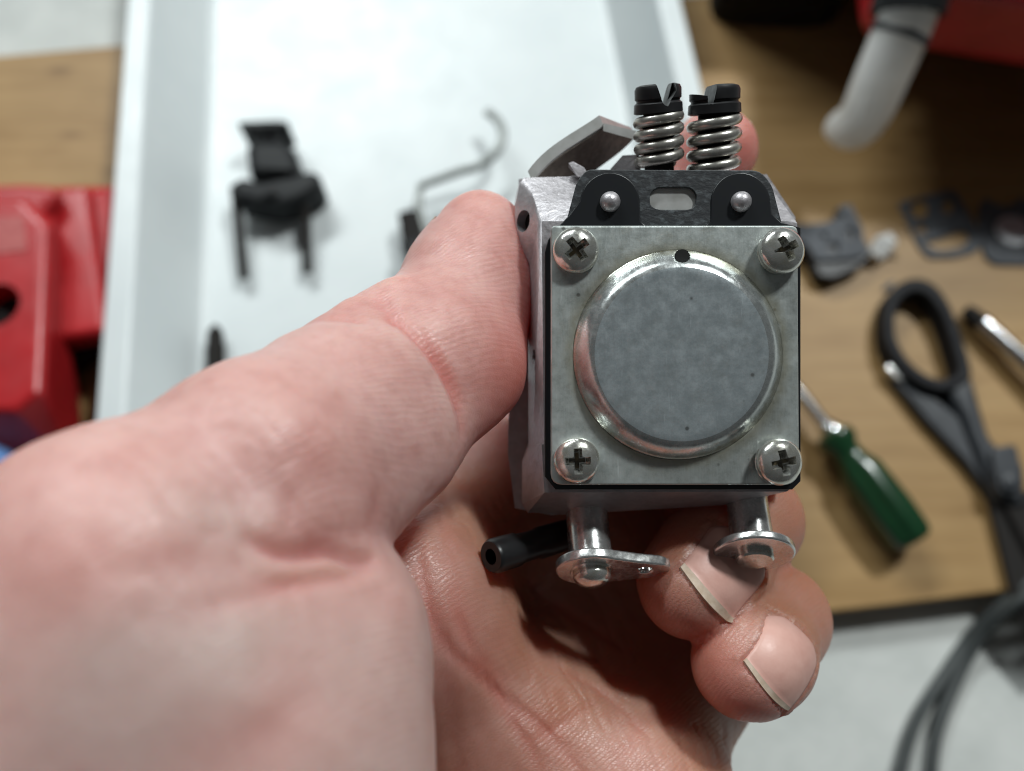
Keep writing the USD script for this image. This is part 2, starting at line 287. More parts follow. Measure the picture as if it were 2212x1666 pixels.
# body
fp = P([(1170, 478), (1700, 478), (1722, 482), (1722, 1045), (1700, 1062), (1176, 1064)], 103.6)
bp = P([(1128, 386), (1245, 381), (1560, 372), (1640, 372), (1712, 480), (1712, 1052), (1690, 1062), (1560, 1092), (1215, 1112), (1140, 1106), (1128, 1090), (1142, 1000), (1142, 620), (1120, 540), (1116, 470)], 111.0)
bp = np.array([[max(x, K(1142, 0, 111)[0]) if y < K(0, 560, 111)[1] and y > K(0, 1030, 111)[1] else x, y] for x, y in bp])
solid = lambda q: hull(np.vstack([np.column_stack([fp, np.full(len(fp), -103.6)]), np.column_stack([q, np.full(len(q), -111.)]), np.column_stack([q * 1.02 + [.3, 0], np.full(len(q), -118.)])]))
bpc = bp.copy(); bpc[:, 0] = np.maximum(bpc[:, 0], K(1141, 0, 111)[0])
b1 = solid(bpc) + (hull(np.vstack([np.column_stack([P([(1170, 960), (1300, 960), (1300, 1064), (1176, 1064)], 103.6), np.full(4, -103.6)]), np.column_stack([P([(1142, 960), (1128, 1000), (1128, 1090), (1140, 1108), (1300, 1108), (1300, 960)], 111), np.full(6, -111.)]), np.column_stack([P([(1142, 960), (1128, 1000), (1128, 1090), (1140, 1108), (1300, 1108), (1300, 960)], 111), np.full(6, -117.)])])))
b1 = b1 + hull([tuple(K(u, v, d)) for u, v, d in ((1250, 381, 110.5), (1132, 384, 110.5), (1122, 400, 110.5), (1113, 445, 110.5), (1113, 500, 110.5), (1122, 545, 110.5), (1150, 590, 110.5), (1182, 500, 104.5), (1245, 470, 104.5), (1120, 400, 117), (1106, 470, 117), (1125, 560, 117), (1250, 385, 117), (1250, 560, 112))])
bq = P([(1120, 400), (1250, 392), (1640, 390), (1700, 480), (1690, 1040), (1190, 1105), (1112, 1090), (1098, 980), (1098, 930), (1136, 880), (1140, 560)], 119)
b2 = hull(np.vstack([np.column_stack([bq * 1.0, np.full(len(bq), z)]) for z in (-115.5, -131.5)]))
def rod(a, b, r, r2=None, n=32):
    a, b = np.array(a, float), np.array(b, float); L = np.linalg.norm(b - a)
    return lathe([(0, 0), (r, 0), (r2 or r, L), (0, L)], a, b - a, n=n)
body = b1 + b2
# the throat side: a shallow saddle where the thumb presses, and the two holes in the left face
body = body - mani(rod(K(1035, 760, 117), K(1118, 760, 114), 5.6, 4.2))
n1, n2_ = np.array([-.81, 0, .58]), np.array([-.977, 0, .21]); h1, h2 = K(1131, 478, 109.0), K(1154, 770, 107.8)
body = body - mani(rod(h1 + n1 * 3, h1 - n1 * 2.6, 1.55)) - mani(rod(h2 + n2_ * 3, h2 - n2_ * 2, .95))
part('body', body, M_cast, carb, 25, lens=True)
part('passage_bore', lathe([(0, 0), (1.5, 0), (1.5, .3), (0, .3)], h1 - n1 * 1.7, n1), M_hole, carb, lens=True)
part('pin_bore', lathe([(0, 0), (.9, 0), (.9, .3), (0, .3)], h2 - n2_ * 1.3, n2_), M_hole, carb, lens=True)
# shoulder block under the lever, upper left, with a chip in its edge
# black gasket with two lobes, textured fibre plate between them
def arc(c, r, a0, a1, n=12):
    return [(c[0] + r * math.cos(math.radians(a)), c[1] - r * math.sin(math.radians(a))) for a in np.linspace(a0, a1, n)]
gk = [(1177, 1030), (1177, 545), (1184, 518), (1202, 494)] + [(1232, 462), (1252, 436)] + arc((1318, 437), 64, 165, 5, 16) + [(1384, 478)] + [(1400, 492), (1520, 492), (1536, 478)] + arc((1600, 437), 64, 175, 0, 16) + [(1668, 462), (1688, 480), (1730, 492), (1730, 1040), (1712, 1058), (1200, 1058)]
part('gasket', plate(gk, 102.35, .75, .15), M_gskt2, carb, lens=True)
fb = rnd([(1246, 392), (1268, 366), (1642, 368), (1668, 400), (1690, 486), (1220, 492)], [14, 12, 22, 14, 0, 0])
slot = rnd([(1404, 418), (1420, 405), (1492, 405), (1506, 422), (1500, 448), (1486, 453), (1422, 453), (1404, 444)], 10)
part('fibre_plate', plate(fb, 102.55, .45, .12, [P(slot, 102.6)]), M_fibre, carb, lens=True)
part('slot_back', plate([(1390, 395), (1520, 395), (1520, 462), (1390, 462)], 103.1, .3), M_lever, carb, lens=True)
for (u, v) in ((1318, 436), (1601, 436)):
    part('rivet', lathe([(0, 1.25), (.5, 1.2), (.95, .95), (1.25, .55), (1.35, .1), (1.35, -.6), (0, -.6)], K(u, v, 102.2)), M_cast, carb, 60, lens=True)
# cover plate with its raised cup
Rb = 13.75
cv = slab(rnd(P([(1190, 487), (1724, 487), (1727, 1030), (1708, 1048), (1190, 1048)], 101.2), [.7, .9, .9, 1.2, 1.5]), -102.3, -101.2, .28, [circle((0, 0), Rb - .05, 120) + K(1464, 767, 101.2)[:2]])
dc = K(1464, 767, 101.2)
prof = [(0, 2.45), (6, 2.45), (10.25, 2.44), (10.8, 2.42), (11.2, 2.36), (11.6, 2.22), (11.95, 2.0), (12.3, 1.70), (12.65, 1.33), (12.95, .98), (13.2, .64), (13.42, .36), (13.6, .15), (Rb, .04), (Rb, -.6), (0, -.6)]
cup = lathe(prof, dc, n=160)
vent = rod(K(1473, 546, 95), K(1474, 558, 104), 1.06, .9)
cover = part('cover', cv, M_plate, carb, 25, lens=True)
RF = 11.2
wall = lathe([(RF, 2.358)] + [p for p in prof if RF < p[0] and p[1] > -.1] + [(Rb, -.6), (RF, -.6), (RF, 2.358)], dc, n=160)
part('cup_face', lathe([p for p in prof if p[0] <= RF and p[1] > 0] + [(RF, -.6), (0, -.6)], dc, n=160), M_cup, cover, 45, lens=True)
part('cup_wall', mani(wall) - mani(vent), M_wall, cover, 50, lens=True)
part('vent_hole', lathe([(0, 0), (.9, 0), (.9, .3), (0, .3)], K(1473.5, 554, 100.7), K(1473, 553, 94.5) - K(1474, 566, 103)), M_hole, cover, lens=True)
# four cross-head screws
def screw(u, v, spin, d, tilt=(0, 0), washer=False):
    ax = np.array([tilt[0], tilt[1], 1.]); c = K(u, v, d)
    ax /= np.linalg.norm(ax)
    hp = [(0, 2.15)] + [(3.05 * math.sin(a), .55 + 1.6 * math.cos(a)) for a in np.linspace(.12, math.pi / 2, 12)] + [(3.02, .2), (2.9, 0), (0, 0)]
    head = mani(lathe(hp, n=56))
    for k in range(2):
        bar = hull([(sx * (1.95 - .8 * (z < 1)), sy * (.60 - .2 * (z < 1)), z) for sx in (-1, 1) for sy in (-1, 1) for z in (.55, 2.6)])
        head = head - bar.rotate([0, 0, 90 * k + spin])
    head = head - mani(lathe([(0, 2.6), (1.05, 2.6), (.55, .55), (0, .55)]))
    M = frame(ax); M[:3, 3] = c + ax * (.75 if washer else 0)
    hd = trimesh.Trimesh(*arr(head), process=False); hd.apply_transform(M)
    s = part('screw', hd, M_screw, carb, 30, lens=True)
    gm = lathe([(0, .62), (.62, .62), (1.0, .95), (1.0, .5), (0, .5)]); gm.apply_transform(M)
    gb = join(*[trimesh.creation.box([2.1, .5, .12], trimesh.transformations.rotation_matrix(math.radians(spin + 90 * k), [0, 0, 1], [0, 0, 0]) @ trimesh.transformations.translation_matrix([0, 0, .66 + .01 * k])) for k in range(2)])
    gb.apply_transform(M)
    part('recess_grime', gb, M_grime, s, lens=True)
    if washer:
        a = np.linspace(.15, 2 * np.pi - .15, 40); wp = np.stack([2.55 * np.cos(a + 2.4), 2.55 * np.sin(a + 2.4), .38 + .25 * a / 6.3], 1)
        wm = tube(wp, .42, 8); M2 = frame(ax); M2[:3, 3] = c; wm.apply_transform(M2)
        part('lock_washer', wm, M_screw, s, 40, lens=True)
screw(1243, 543, 38, 101.2, (.03, -.02))
screw(1679, 546, 28, 101.2, (.12, .03), True)
screw(1245, 994, 2, 101.2, (.04, .0))
screw(1674, 996, 12, 101.2, (.12, .0), True)
# two adjusting screws with springs; their axes lean towards the lens
def needle(u0, v0, u1, v1, rpx, turns, d, slot_mesh, hands):
    a, b = K(u0, v0, d), K(u1, v1, d - 2.3)             # bottom and top of the spring
    ax = b - a; L = np.linalg.norm(ax); ax /= L; M = frame(ax, (1, 0, 0)); M[:3, 3] = a
    rr = rpx / 1660 * d; s = np.linspace(0, 1, 40 * turns + 1); ang = s * 2 * np.pi * turns + hands
    zz = np.interp(s, [0, .06, .94, 1], [0, .01, .99, 1]) * (L - .9) + .45
    w = .78
    sp = tube(np.stack([(rr - w) * np.cos(ang), (rr - w) * np.sin(ang), zz], 1), w, 12); sp.apply_transform(M)
    n_ = part('needle_screw', (lambda m: (m.apply_transform(M), m)[1])(lathe([(0, -3.5), (rr * .58, -3.5), (rr * .58, L + .2), (0, L + .2)])), M_matte, carb, lens=True)
    part('spring', sp, M_spring, n_, 60, lens=True)
    hp = [(0, 3.75), (rr * .66, 3.75), (rr * .84, 3.55), (rr * .90, 3.1), (rr * .90, 1.9), (rr * .84, 1.72), (rr * .84, 1.5), (rr * .93, 1.25), (rr * .95, .1), (rr * .85, -.05), (0, -.05)]
    hd = mani(lathe(hp, n=48)) - slot_mesh(rr)
    hm = trimesh.Trimesh(*arr(hd), process=False); M3 = M.copy(); M3[:3, 3] = a + ax * L; hm.apply_transform(M3)
    part('slotted_head', hm, M_black, n_, 30, lens=True)
def slot1(rr):
    v = hull([(x, y, z) for x, z in ((.15, 1.0), (.75, .8), (-.1, 2.6), (-.55, 3.4), (-.9, 4.3), (2.0, 4.3), (1.45, 2.6), (1.15, 1.4)) for y in (-6, 6)])
    return v + hull([(x, y, z) for x, z in ((.9, 1.2), (2.1, 2.7), (1.9, 4.3), (.9, 4.3)) for y in (-6, -.4)])
def slot2(rr):
    v = hull([(x, y, z) for x, z in ((-1.55, 1.3), (-1.0, 1.2), (-1.9, 4.3), (-.35, 4.3), (-.6, 2.9), (-.8, 2.0)) for y in (-6, 6)])
    return v + hull([(x, y, z) for x, z in ((-4, 2.9), (-1.2, 2.2), (-4, 4.4), (-1, 4.4)) for y in (-6, 6)])
needle(1424, 360, 1422, 245, 54, 4, 108.5, slot1, .6)
needle(1541, 372, 1543, 247, 58, 4, 108.5, slot2, 1.9)
# bent steel lever, upper left
E1 = spline([K(1150, 392, 110.5), K(1200, 340, 111), K(1250, 306, 111.5), K(1304, 271, 112)], 14)
E2 = spline([K(1250, 400, 118), K(1300, 358, 119), K(1340, 328, 120), K(1372, 296, 121)], 14)
th = np.array([-.42, .88, .1]) * 1.6
V = np.vstack([E1, E2, E1 + th, E2 + th]); k = 14; Fc = []
for i_ in range(k - 1):
    a, b, c_, d_ = i_, i_ + 1, k + i_, k + i_ + 1
    Fc += [(a, c_, d_), (a, d_, b), (2 * k + a, 2 * k + b, 2 * k + d_), (2 * k + a, 2 * k + d_, 2 * k + c_), (a, b, 2 * k + b), (a, 2 * k + b, 2 * k + a), (c_, 2 * k + c_, 2 * k + d_), (c_, 2 * k + d_, d_)]
for e, fl in ((0, 1), (k - 1, 0)):
    q = [e, k + e, 3 * k + e, 2 * k + e]; q = q[::-1] if fl else q; Fc += [(q[0], q[1], q[2]), (q[0], q[2], q[3])]
lv = trimesh.Trimesh(V, np.array(Fc), process=False); trimesh.repair.fix_normals(lv)
lever = part('throttle_lever', lv, M_lever, carb, 25, lens=True)
V2 = np.vstack([E1 * .96 + E2 * .04, E1 * .03 + E2 * .97, E1 * .96 + E2 * .04 - th * .1, E1 * .03 + E2 * .97 - th * .1]); Fu = np.array(Fc)
un = trimesh.Trimesh(V2, Fu, process=False); trimesh.repair.fix_normals(un)
part('rusted_underside', un, M_under, lever, 25, lens=True)
part('lever_lip', hull([K(*q) for q in ((1303, 266, 111.6), (1303, 283, 111.6), (1374, 283, 114), (1372, 302, 114), (1372, 285, 117), (1306, 268, 114))]), M_lever, lever, 25, lens=True)
part('broken_tab', hull([K(*q) for q in ((1228, 352, 109), (1238, 349, 109), (1262, 362, 108.5), (1272, 378, 108.5), (1248, 382, 108.5), (1228, 362, 110), (1262, 372, 111))]), M_cast, carb, 20, lens=True)
part('spring_seat', hull([K(u, v, d) for u, v in ((1318, 366), (1345, 336), (1380, 334), (1384, 372), (1330, 374)) for d in (109.5, 117)]), M_cast, carb, 20, lens=True)
# control shafts below, each with its washer or arm
def shaft(u0, v0, d0, u1, v1, d1, r):
    a, b = K(u0, v0, d0), K(u1, v1, d1); ax = (b - a) / np.linalg.norm(b - a)
    return a, b, ax, part('control_shaft', lathe([(0, -4), (r, -4), (r, np.linalg.norm(b - a)), (0, np.linalg.norm(b - a))], a, ax, n=56), M_steel, carb, 60, lens=True)
a, b, ax, s1 = shaft(1265, 1080, 112, 1277, 1222, 106.0, 3.0)
part('shaft_boss', lathe([(0, -1), (3.6, -1), (3.6, .8), (3.2, 1.2), (0, 1.2)], K(1264, 1080, 112), ax, n=48), M_cast, s1, 40, lens=True)
def disc(outer, h, c, at, ax, x, holes=()):
    m = slab(outer, 0, h, c, holes, both=True); M = frame(ax, x); M[:3, 3] = at; m.apply_transform(M); return m
arm_o = [(4.95 * math.cos(t), 4.8 * math.sin(t)) for t in np.linspace(1.0, 2 * math.pi - 1.0, 30)] + [(6.0, -3.1), (9.4, -2.3), (10.6, -1.5), (10.9, -.3), (10.7, 1.2), (9.4, 2.2), (6.0, 3.0)]
Lc = b - a
part('control_arm', disc(np.array(arm_o), 1.45, .3, b - ax * .6, ax, (1, 0, -.05), [circle((7.4, 0.3), .95, 20)]), M_steel, s1, 35, lens=True)
part('washer', lathe([(0, .4), (2.9, .4), (3.05, .75), (2.9, 1.1), (0, 1.1)], b, ax, n=48), M_screw, s1, 40, lens=True)
part('screw_head', lathe([(0, 1.0), (2.55, 1.0), (2.6, 1.6)] + [(2.6 * math.cos(t), 1.6 + 1.35 * math.sin(t)) for t in np.linspace(.15, 1.5, 10)] + [(0, 2.95)], b, ax, n=48), M_screw, s1, 50, lens=True)
a, b, ax, s2 = shaft(1611, 1068, 111, 1628, 1190, 105.7, 2.9)
part('shaft_boss', lathe([(0, -1), (3.2, -1), (3.2, .5), (0, .5)], K(1610, 1064, 111.4), ax, n=48), M_cast, s2, 40, lens=True)
dm = circle((0, 0), 5.45, 56)
part('shaft_washer', disc(dm, 1.2, .3, b - ax * .5, ax, (1, 0, 0)), M_steel, s2, 35, lens=True)
pe = mani(lathe([(0, .3), (2.55, .3), (2.55, 1.35), (2.3, 1.6), (0, 1.6)], b, ax, n=48))
part('shaft_end', pe, M_screw, s2, 40, lens=True)
# fuel nipple
a, b = K(1245, 1150, 117), K(1060, 1203, 105); ax = (b - a) / np.linalg.norm(b - a); L = np.linalg.norm(b - a)
nip = lathe([(0, -4), (2.3, -4), (2.3, L * .45), (2.05, L * .5), (2.15, L * .72), (2.4, L * .74), (2.4, L - .5), (2.1, L), (1.1, L), (1.0, L - 2.5), (0, L - 2.5)], a, ax)
part('fuel_nipple', nip, M_nipple, carb, 40, lens=True)

# ------------------------------------------------------------------ the hand (signed distance field, lens-frame mm)
def S(u, v, d, r): return (*K(u, v, d), r)
def chain(*s): return [(s[i], s[i + 1]) for i in range(len(s) - 1)]
GROUPS = [
 # thumb
 (chain(S(1040, 506, 115, 6.4), S(1008, 590, 113, 8.0), S(925, 762, 103, 9.4), S(720, 905, 90, 10.2), S(565, 1016, 80, 10.6)) + chain(S(1060, 640, 114, 6.4), S(1005, 800, 106, 7.3), S(845, 960, 93, 7.4), S(690, 1055, 86, 9.2), S(565, 1030, 80, 10.6)) + chain(S(815, 700, 99, 3.7), S(845, 690, 100, 3.7)) + chain(S(738, 752, 95, 3.6), S(765, 742, 96, 3.6)) + chain(S(565, 1016, 80, 10.6), S(470, 1095, 78, 10.6), S(255, 1245, 70, 11.0)), 4.0),
 # thumb base, ball of the thumb, wrist
 (chain(S(470, 1095, 78, 10.4), S(255, 1245, 70, 10.9), S(-40, 1640, 67, 14.0), S(-350, 2050, 72, 18.0)) + chain(S(650, 1345, 80, 10.6), S(560, 1490, 77, 14.4), S(530, 1760, 75, 16.4)) + chain(S(290, 1520, 70, 13.5), S(280, 1780, 70, 17)) + chain(S(530, 1760, 75, 16.4), S(220, 2150, 78, 20), S(0, 2700, 90, 24)) + chain(S(255, 1245, 70, 10.9), S(560, 1490, 77, 14.4)), 8.0),
 # palm
 (chain(S(880, 1300, 112, 12), S(1120, 1620, 121, 14.5), S(1130, 1950, 118, 17), S(700, 2300, 105, 20)) + chain(S(1350, 1740, 117, 14.2), S(1250, 1950, 116, 18), S(700, 2300, 105, 20)) + chain(S(1090, 1050, 137, 11), S(1180, 1400, 138, 12), S(1120, 1620, 121, 14.5)) + chain(S(1090, 1050, 137, 11), S(960, 1180, 126, 9.5), S(880, 1300, 112, 12))
  + chain(S(1180, 1400, 138, 12), S(1430, 1440, 139, 11.5), S(1350, 1740, 117, 14.2)) + chain(S(1090, 1050, 137, 11), S(1250, 1100, 143, 11), S(1380, 1250, 143, 11), S(1490, 1450, 138, 10.5)) + chain(S(1250, 1400, 137, 12), S(1300, 1650, 126, 13)), 9.0),
 # forefinger, behind the carburettor
 (chain(S(1110, 960, 140, 10), S(1330, 640, 143, 9.0), S(1470, 440, 140, 7.9), S(1545, 326, 134, 7.2)), 3.0),
 # middle finger, behind
 (chain(S(1280, 1060, 144, 10), S(1530, 900, 146, 9.0), S(1560, 780, 142, 8.0), S(1500, 720, 139, 7.4)), 3.0),
 # ring finger
 (chain(S(1400, 1220, 143, 10), S(1580, 1085, 141, 8.9), S(1613, 1125, 126, 8.1), S(1540, 1213, 115.5, 8.0), S(1492, 1262, 111.5, 7.75)), 3.5),
 # little finger
 (chain(S(1500, 1450, 138, 9.5), S(1660, 1340, 133, 8.4), S(1672, 1338, 121, 7.8), S(1632, 1412, 111, 7.65), S(1612, 1436, 108, 7.4)), 3.5),
]
KG = [3.0, 3.0, 5.0, 3.0, 3.0, 3.0]
def smin(a, b, k):
    h = np.maximum(k - np.abs(a - b), 0); return np.minimum(a, b) - h * h / (4 * k)
def sdf(p):
    tot = None
    for gi, (caps, k) in enumerate(GROUPS):
        d = None
        for (s, e) in caps:
            a, ra, b_, rb = np.array(s[:3]), s[3], np.array(e[:3]), e[3]; ba = b_ - a
            t = np.clip(((p - a) @ ba) / (ba @ ba), 0, 1)
            q = p - a; q = q - t[..., None] * ba
            c_ = np.sqrt((q * q).sum(-1)) - (ra + t * (rb - ra))
            d = c_ if d is None else smin(d, c_, k)
        tot = d if tot is None else smin(tot, d, (1.4, 3.5)[gi > 1] if gi < 3 else .9)
    return tot
def grad(p, e=.3):
    g_ = np.stack([sdf(p + np.eye(3)[k] * e) - sdf(p - np.eye(3)[k] * e) for k in range(3)], -1)
    return g_ / np.maximum(np.linalg.norm(g_, axis=-1, keepdims=True), 1e-9)
def surface_nets(lo, hi, h):
    ax_ = [np.arange(lo[k], hi[k] + h, h) for k in range(3)]; sh = [len(a) for a in ax_]
    Vv = np.empty(sh, np.float32)
    for i_ in range(0, sh[0], 16):
        Vv[i_:i_ + 16] = sdf(np.stack(np.meshgrid(ax_[0][i_:i_ + 16], ax_[1], ax_[2], indexing='ij'), -1))
    s = Vv < 0; nx, ny, nz = sh; cor = [(a, b, c) for a in (0, 1) for b in (0, 1) for c in (0, 1)]
    sub = lambda A_, o: A_[o[0]:nx - 1 + o[0], o[1]:ny - 1 + o[1], o[2]:nz - 1 + o[2]]
    cnt = sum(sub(s, o).astype(np.int8) for o in cor); act = (cnt > 0) & (cnt < 8); idx = np.full(act.shape, -1); idx[act] = np.arange(act.sum()); ii = np.argwhere(act)
    acc = np.zeros((len(ii), 3)); w = np.zeros(len(ii)); vals = {o: sub(Vv, o)[act] for o in cor}
    for o in cor:
        for k in range(3):
            if o[k] == 0:
                o2 = tuple(1 if q == k else o[q] for q in range(3)); a, b = vals[o], vals[o2]; x = (a < 0) != (b < 0); t = np.where(x, a / np.where(x, a - b, 1), 0)
                pt = np.array(o, float)[None] + t[:, None] * np.eye(3)[k]; acc += pt * x[:, None]; w += x
    Pv = np.array(lo) + h * (ii + acc / w[:, None]); Fq = []
    for k in range(3):
        a, b = (k + 1) % 3, (k + 2) % 3; s0 = np.take(s, range(sh[k] - 1), k); s1_ = np.take(s, range(1, sh[k]), k); e = np.argwhere(s0 != s1_)
        e = e[(e[:, a] > 0) & (e[:, b] > 0) & (e[:, a] < sh[a] - 1) & (e[:, b] < sh[b] - 1)]; inside = s0[tuple(e.T)]
        def at(da, db): q = e.copy(); q[:, a] -= da; q[:, b] -= db; return idx[tuple(q.T)]
        q = np.stack([at(1, 1), at(0, 1), at(0, 0), at(1, 0)], 1); Fq.append(np.where(inside[:, None], q, q[:, ::-1]))
    q = np.vstack(Fq); return Pv, np.vstack([q[:, [0, 1, 2]], q[:, [0, 2, 3]]])
hv, hf = surface_nets(np.array([-112, -150, -170.]), np.array([58, 52, -46.]), 1.15)
hm = trimesh.Trimesh(hv, hf, process=False)
hv, hf = trimesh.remesh.subdivide(hm.vertices, hm.faces)
for _ in range(2): hv = hv - sdf(hv)[:, None] * grad(hv) * .9
hn = grad(hv)
pu, pv = 1106 + hv[:, 0] / -hv[:, 2] * 1660, 833 - hv[:, 1] / -hv[:, 2] * 1660; pd = -hv[:, 2]
# folds of the skin: (points on the fold, half width mm, depth mm (negative = ridge), reddening)
def on_skin(u, v):
    d_ = 50.0; p0 = K(u, v, 1.0)
    for _ in range(90):
        st = sdf((p0 * d_)[None])[0]; d_ += max(st * .8, .02) if st > .02 else 0
        if d_ > 170: return None
    return p0 * d_
FOLDS = [
 ([(540, 1165), (590, 1190), (640, 1196), (700, 1188), (745, 1200), (800, 1205)], 0.8, 1.25, .12),
 ([(520, 1225), (600, 1262), (690, 1255), (760, 1240), (815, 1215)], .8, .32, .12),
 ([(430, 1310), (540, 1290), (640, 1262)], .9, .22, .2),
 ([(560, 1225), (650, 1222), (740, 1222)], 1.6, -.25, .0),
 ([(530, 1120), (610, 1130), (690, 1125), (760, 1135), (815, 1150)], 2.7, -1.0, .0),
 ([(855, 690), (905, 735), (950, 790), (985, 860), (1000, 930)], .75, .7, .4),
 ([(920, 720), (965, 790), (1000, 870)], .5, .34, .25),
 ([(700, 690), (730, 660), (770, 690)], 1.1, .55, .2), ([(790, 620), (820, 640), (850, 690)], 1.0, .5, .2),
 ([(720, 672), (752, 652)], 1.6, -.5, .1), ([(805, 622), (860, 600)], 1.6, -.4, .1),
 ([(820, 1060), (790, 1120), (770, 1160)], .8, .16, .1), ([(640, 1040), (620, 1110), (600, 1165)], .9, .14, .1),
 ([(480, 960), (520, 1060), (540, 1150)], 1.2, .12, .05),
 ([(260, 1100), (400, 1085), (540, 1080)], 1.5, .06, .03), ([(200, 1260), (330, 1230), (480, 1210)], 1.4, .12, .05),
 ([(880, 1180), (930, 1300), (960, 1450), (985, 1666)], 1.6, .35, .1),
 ([(905, 1180), (970, 1400), (1080, 1500), (1180, 1580), (1260, 1680)], .8, .42, .2),
 ([(960, 1130), (1010, 1380), (1090, 1470)], .8, .3, .3),
 ([(1000, 1060), (1150, 1260), (1350, 1400)], .9, .4, .3),
 ([(1060, 1500), (1120, 1580), (1170, 1666)], .7, .25, .2), ([(1200, 1440), (1290, 1490), (1370, 1560)], .7, .25, .2), ([(1330, 1450), (1250, 1540), (1150, 1600)], .6, .16, .1),
 ([(1000, 1420), (1050, 1460), (1120, 1560)], .6, .25, .15), ([(1420, 1490), (1380, 1580), (1330, 1650)], .8, .2, .1),
 ([(700, 1480), (620, 1560), (500, 1640)], 2.0, .18, .16), ([(330, 1380), (250, 1420), (180, 1470)], 3.0, .2, .25), ([(560, 1105), (470, 1120), (380, 1112), (300, 1130)], 3.0, .25, .3), ([(640, 1320), (520, 1370), (420, 1480), (300, 1580)], 3.2, .2, .22), ([(760, 1330), (740, 1420), (690, 1500)], 3.0, .1, .2),
 ([(1365, 1230), (1380, 1290)], .9, .1, .2), ([(1655, 1245), (1700, 1225)], .8, .25, .15),
]
NAILS = [(K(1640, 1426, 108), (.42, .30, 1.0), (-.72, -.69, -.1), 9.8, 10.6, .09), (K(1518, 1246, 112), (.36, .38, 1.0), (-.72, -.69, -.1), 10.4, 11.4, .10),
         (K(985, 565, 114), (-.66, .22, -1.05), (.42, .88, 0), 11.5, 11.5, .08), (K(1548, 320, 136), (.95, .22, -.42), (.35, .93, .1), 9.5, 10, .14)]
def nail_frame(c, nrm, along, w, l):
    nrm = np.asarray(nrm, float) / np.linalg.norm(nrm); along = np.asarray(along, float); along = along - nrm * (along @ nrm); along /= np.linalg.norm(along); side = np.cross(nrm, along)
    ts = np.linspace(.88, 0, 16); st = [(-1.15, t) for t in ts] + [(x, -.10 - .03 * (1 - x * x)) for x in np.linspace(-1, 1, 16)] + [(1.15, t) for t in ts[::-1]]
    p = np.array([np.asarray(c, float) + side * (x * w / 2 * max(.3, 1 - max(0, (.22 - t) / .22) ** 2 * .45)) + along * ((t - .5) * l) + nrm * 12 for x, t in st])
    for _ in range(60): p = p - nrm * (sdf(p) * .8)[:, None]
    return p, nrm
red = np.zeros(len(hv)); vein = np.zeros(len(hv)); disp = np.zeros(len(hv))
for line, wd, dp, rd in FOLDS:
    pts = [on_skin(u, v) for u, v in line]; pts = np.array([p for p in pts if p is not None])
    if len(pts) < 2: continue
    isv = wd > 2.9
    pts = spline(pts, 60) if len(pts) > 2 else pts[0] + np.linspace(0, 1, 40)[:, None] * (pts[1] - pts[0])
    near = np.all((hv > pts.min(0) - 4 * wd - 1) & (hv < pts.max(0) + 4 * wd + 1), axis=1); q = hv[near]
    dd = np.sqrt(((q[:, None] - pts[None]) ** 2).sum(-1)); ki = dd.argmin(1); dm_ = dd.min(1); tp = np.sin(np.pi * np.clip((ki + 4) / 68, 0, 1)) ** .5
    if isv: vein[near] += rd * np.exp(-(dm_ / wd) ** 2) * tp; disp[near] += dp * np.exp(-(dm_ / wd) ** 2) * tp; continue
    disp[near] -= dp * np.exp(-(dm_ / wd) ** 2) * tp; red[near] += rd * np.exp(-(dm_ / (wd * 1.8)) ** 2) * tp
def blob(u, v, d, r): return np.exp(-(((hv - K(u, v, d)) ** 2).sum(1) / r ** 2))
red += .75 * blob(1100, 740, 108, 8) + .55 * blob(1060, 850, 103, 8) + .35 * blob(1095, 560, 112, 6) + .5 * blob(1440, 1300, 111, 8) + .45 * blob(1560, 1500, 104, 8) + .2 * blob(780, 1190, 84, 4) + .5 * blob(1600, 320, 131, 9) + .16 * blob(600, 1570, 62, 9)
vein += (.38 + .5 * (fbm(hv / 12, 3, 15) - .5)) * np.clip((pv - 1180) / 200, 0, 1) * np.clip((95 - pd) / 8, 0, 1) + .12 * (pd < 90)
red += .35 * (fbm(hv / 14, 3, 5) - .5) * 1.3
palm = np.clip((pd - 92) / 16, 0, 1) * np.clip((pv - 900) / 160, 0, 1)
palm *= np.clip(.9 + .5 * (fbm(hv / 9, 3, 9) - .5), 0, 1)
# soft unevenness of flesh and fine crossing lines
disp += .55 * (fbm(hv / 11, 3, 1) - .5) + .10 * (fbm(hv / 2.2, 3, 2) - .5)
ta = K(1008, 590, 113) - K(250, 1230, 70); ta /= np.linalg.norm(ta); tb = np.cross(ta, [0, 0, 1.]); tb /= np.linalg.norm(tb)
cr = noise(np.stack([hv @ ta / 1.5 + 1.5 * noise(hv / 5, 4), hv @ tb / 7, hv[:, 2] / 7], -1), 21); zone = np.clip(1 - np.sqrt(((pu - 560) / 620) ** 2 + ((pv - 1080) / 420) ** 2), 0, 1) * (pd < 105)
disp -= .17 * np.clip(1 - np.abs(2 * cr - 1) * 2.2, 0, 1) ** 2 * zone
cr2 = noise(np.stack([(hv[:, 0] + .5 * hv[:, 1]) / 1.6, (hv[:, 1] - .5 * hv[:, 0]) / 7, hv[:, 2] / 7], -1) + 1.2 * noise(hv / 4, 8)[:, None], 31); pz = np.clip((pd - 100) / 12, 0, 1) * (pu < 1640) * np.clip((pv - 980) / 100, 0, 1) * (pd < 150)
disp -= .22 * np.clip(1 - np.abs(2 * cr2 - 1) * 2.4, 0, 1) ** 2 * pz * (1 - np.clip((pu - 1340) / 60, 0, 1) * (pv < 1560))
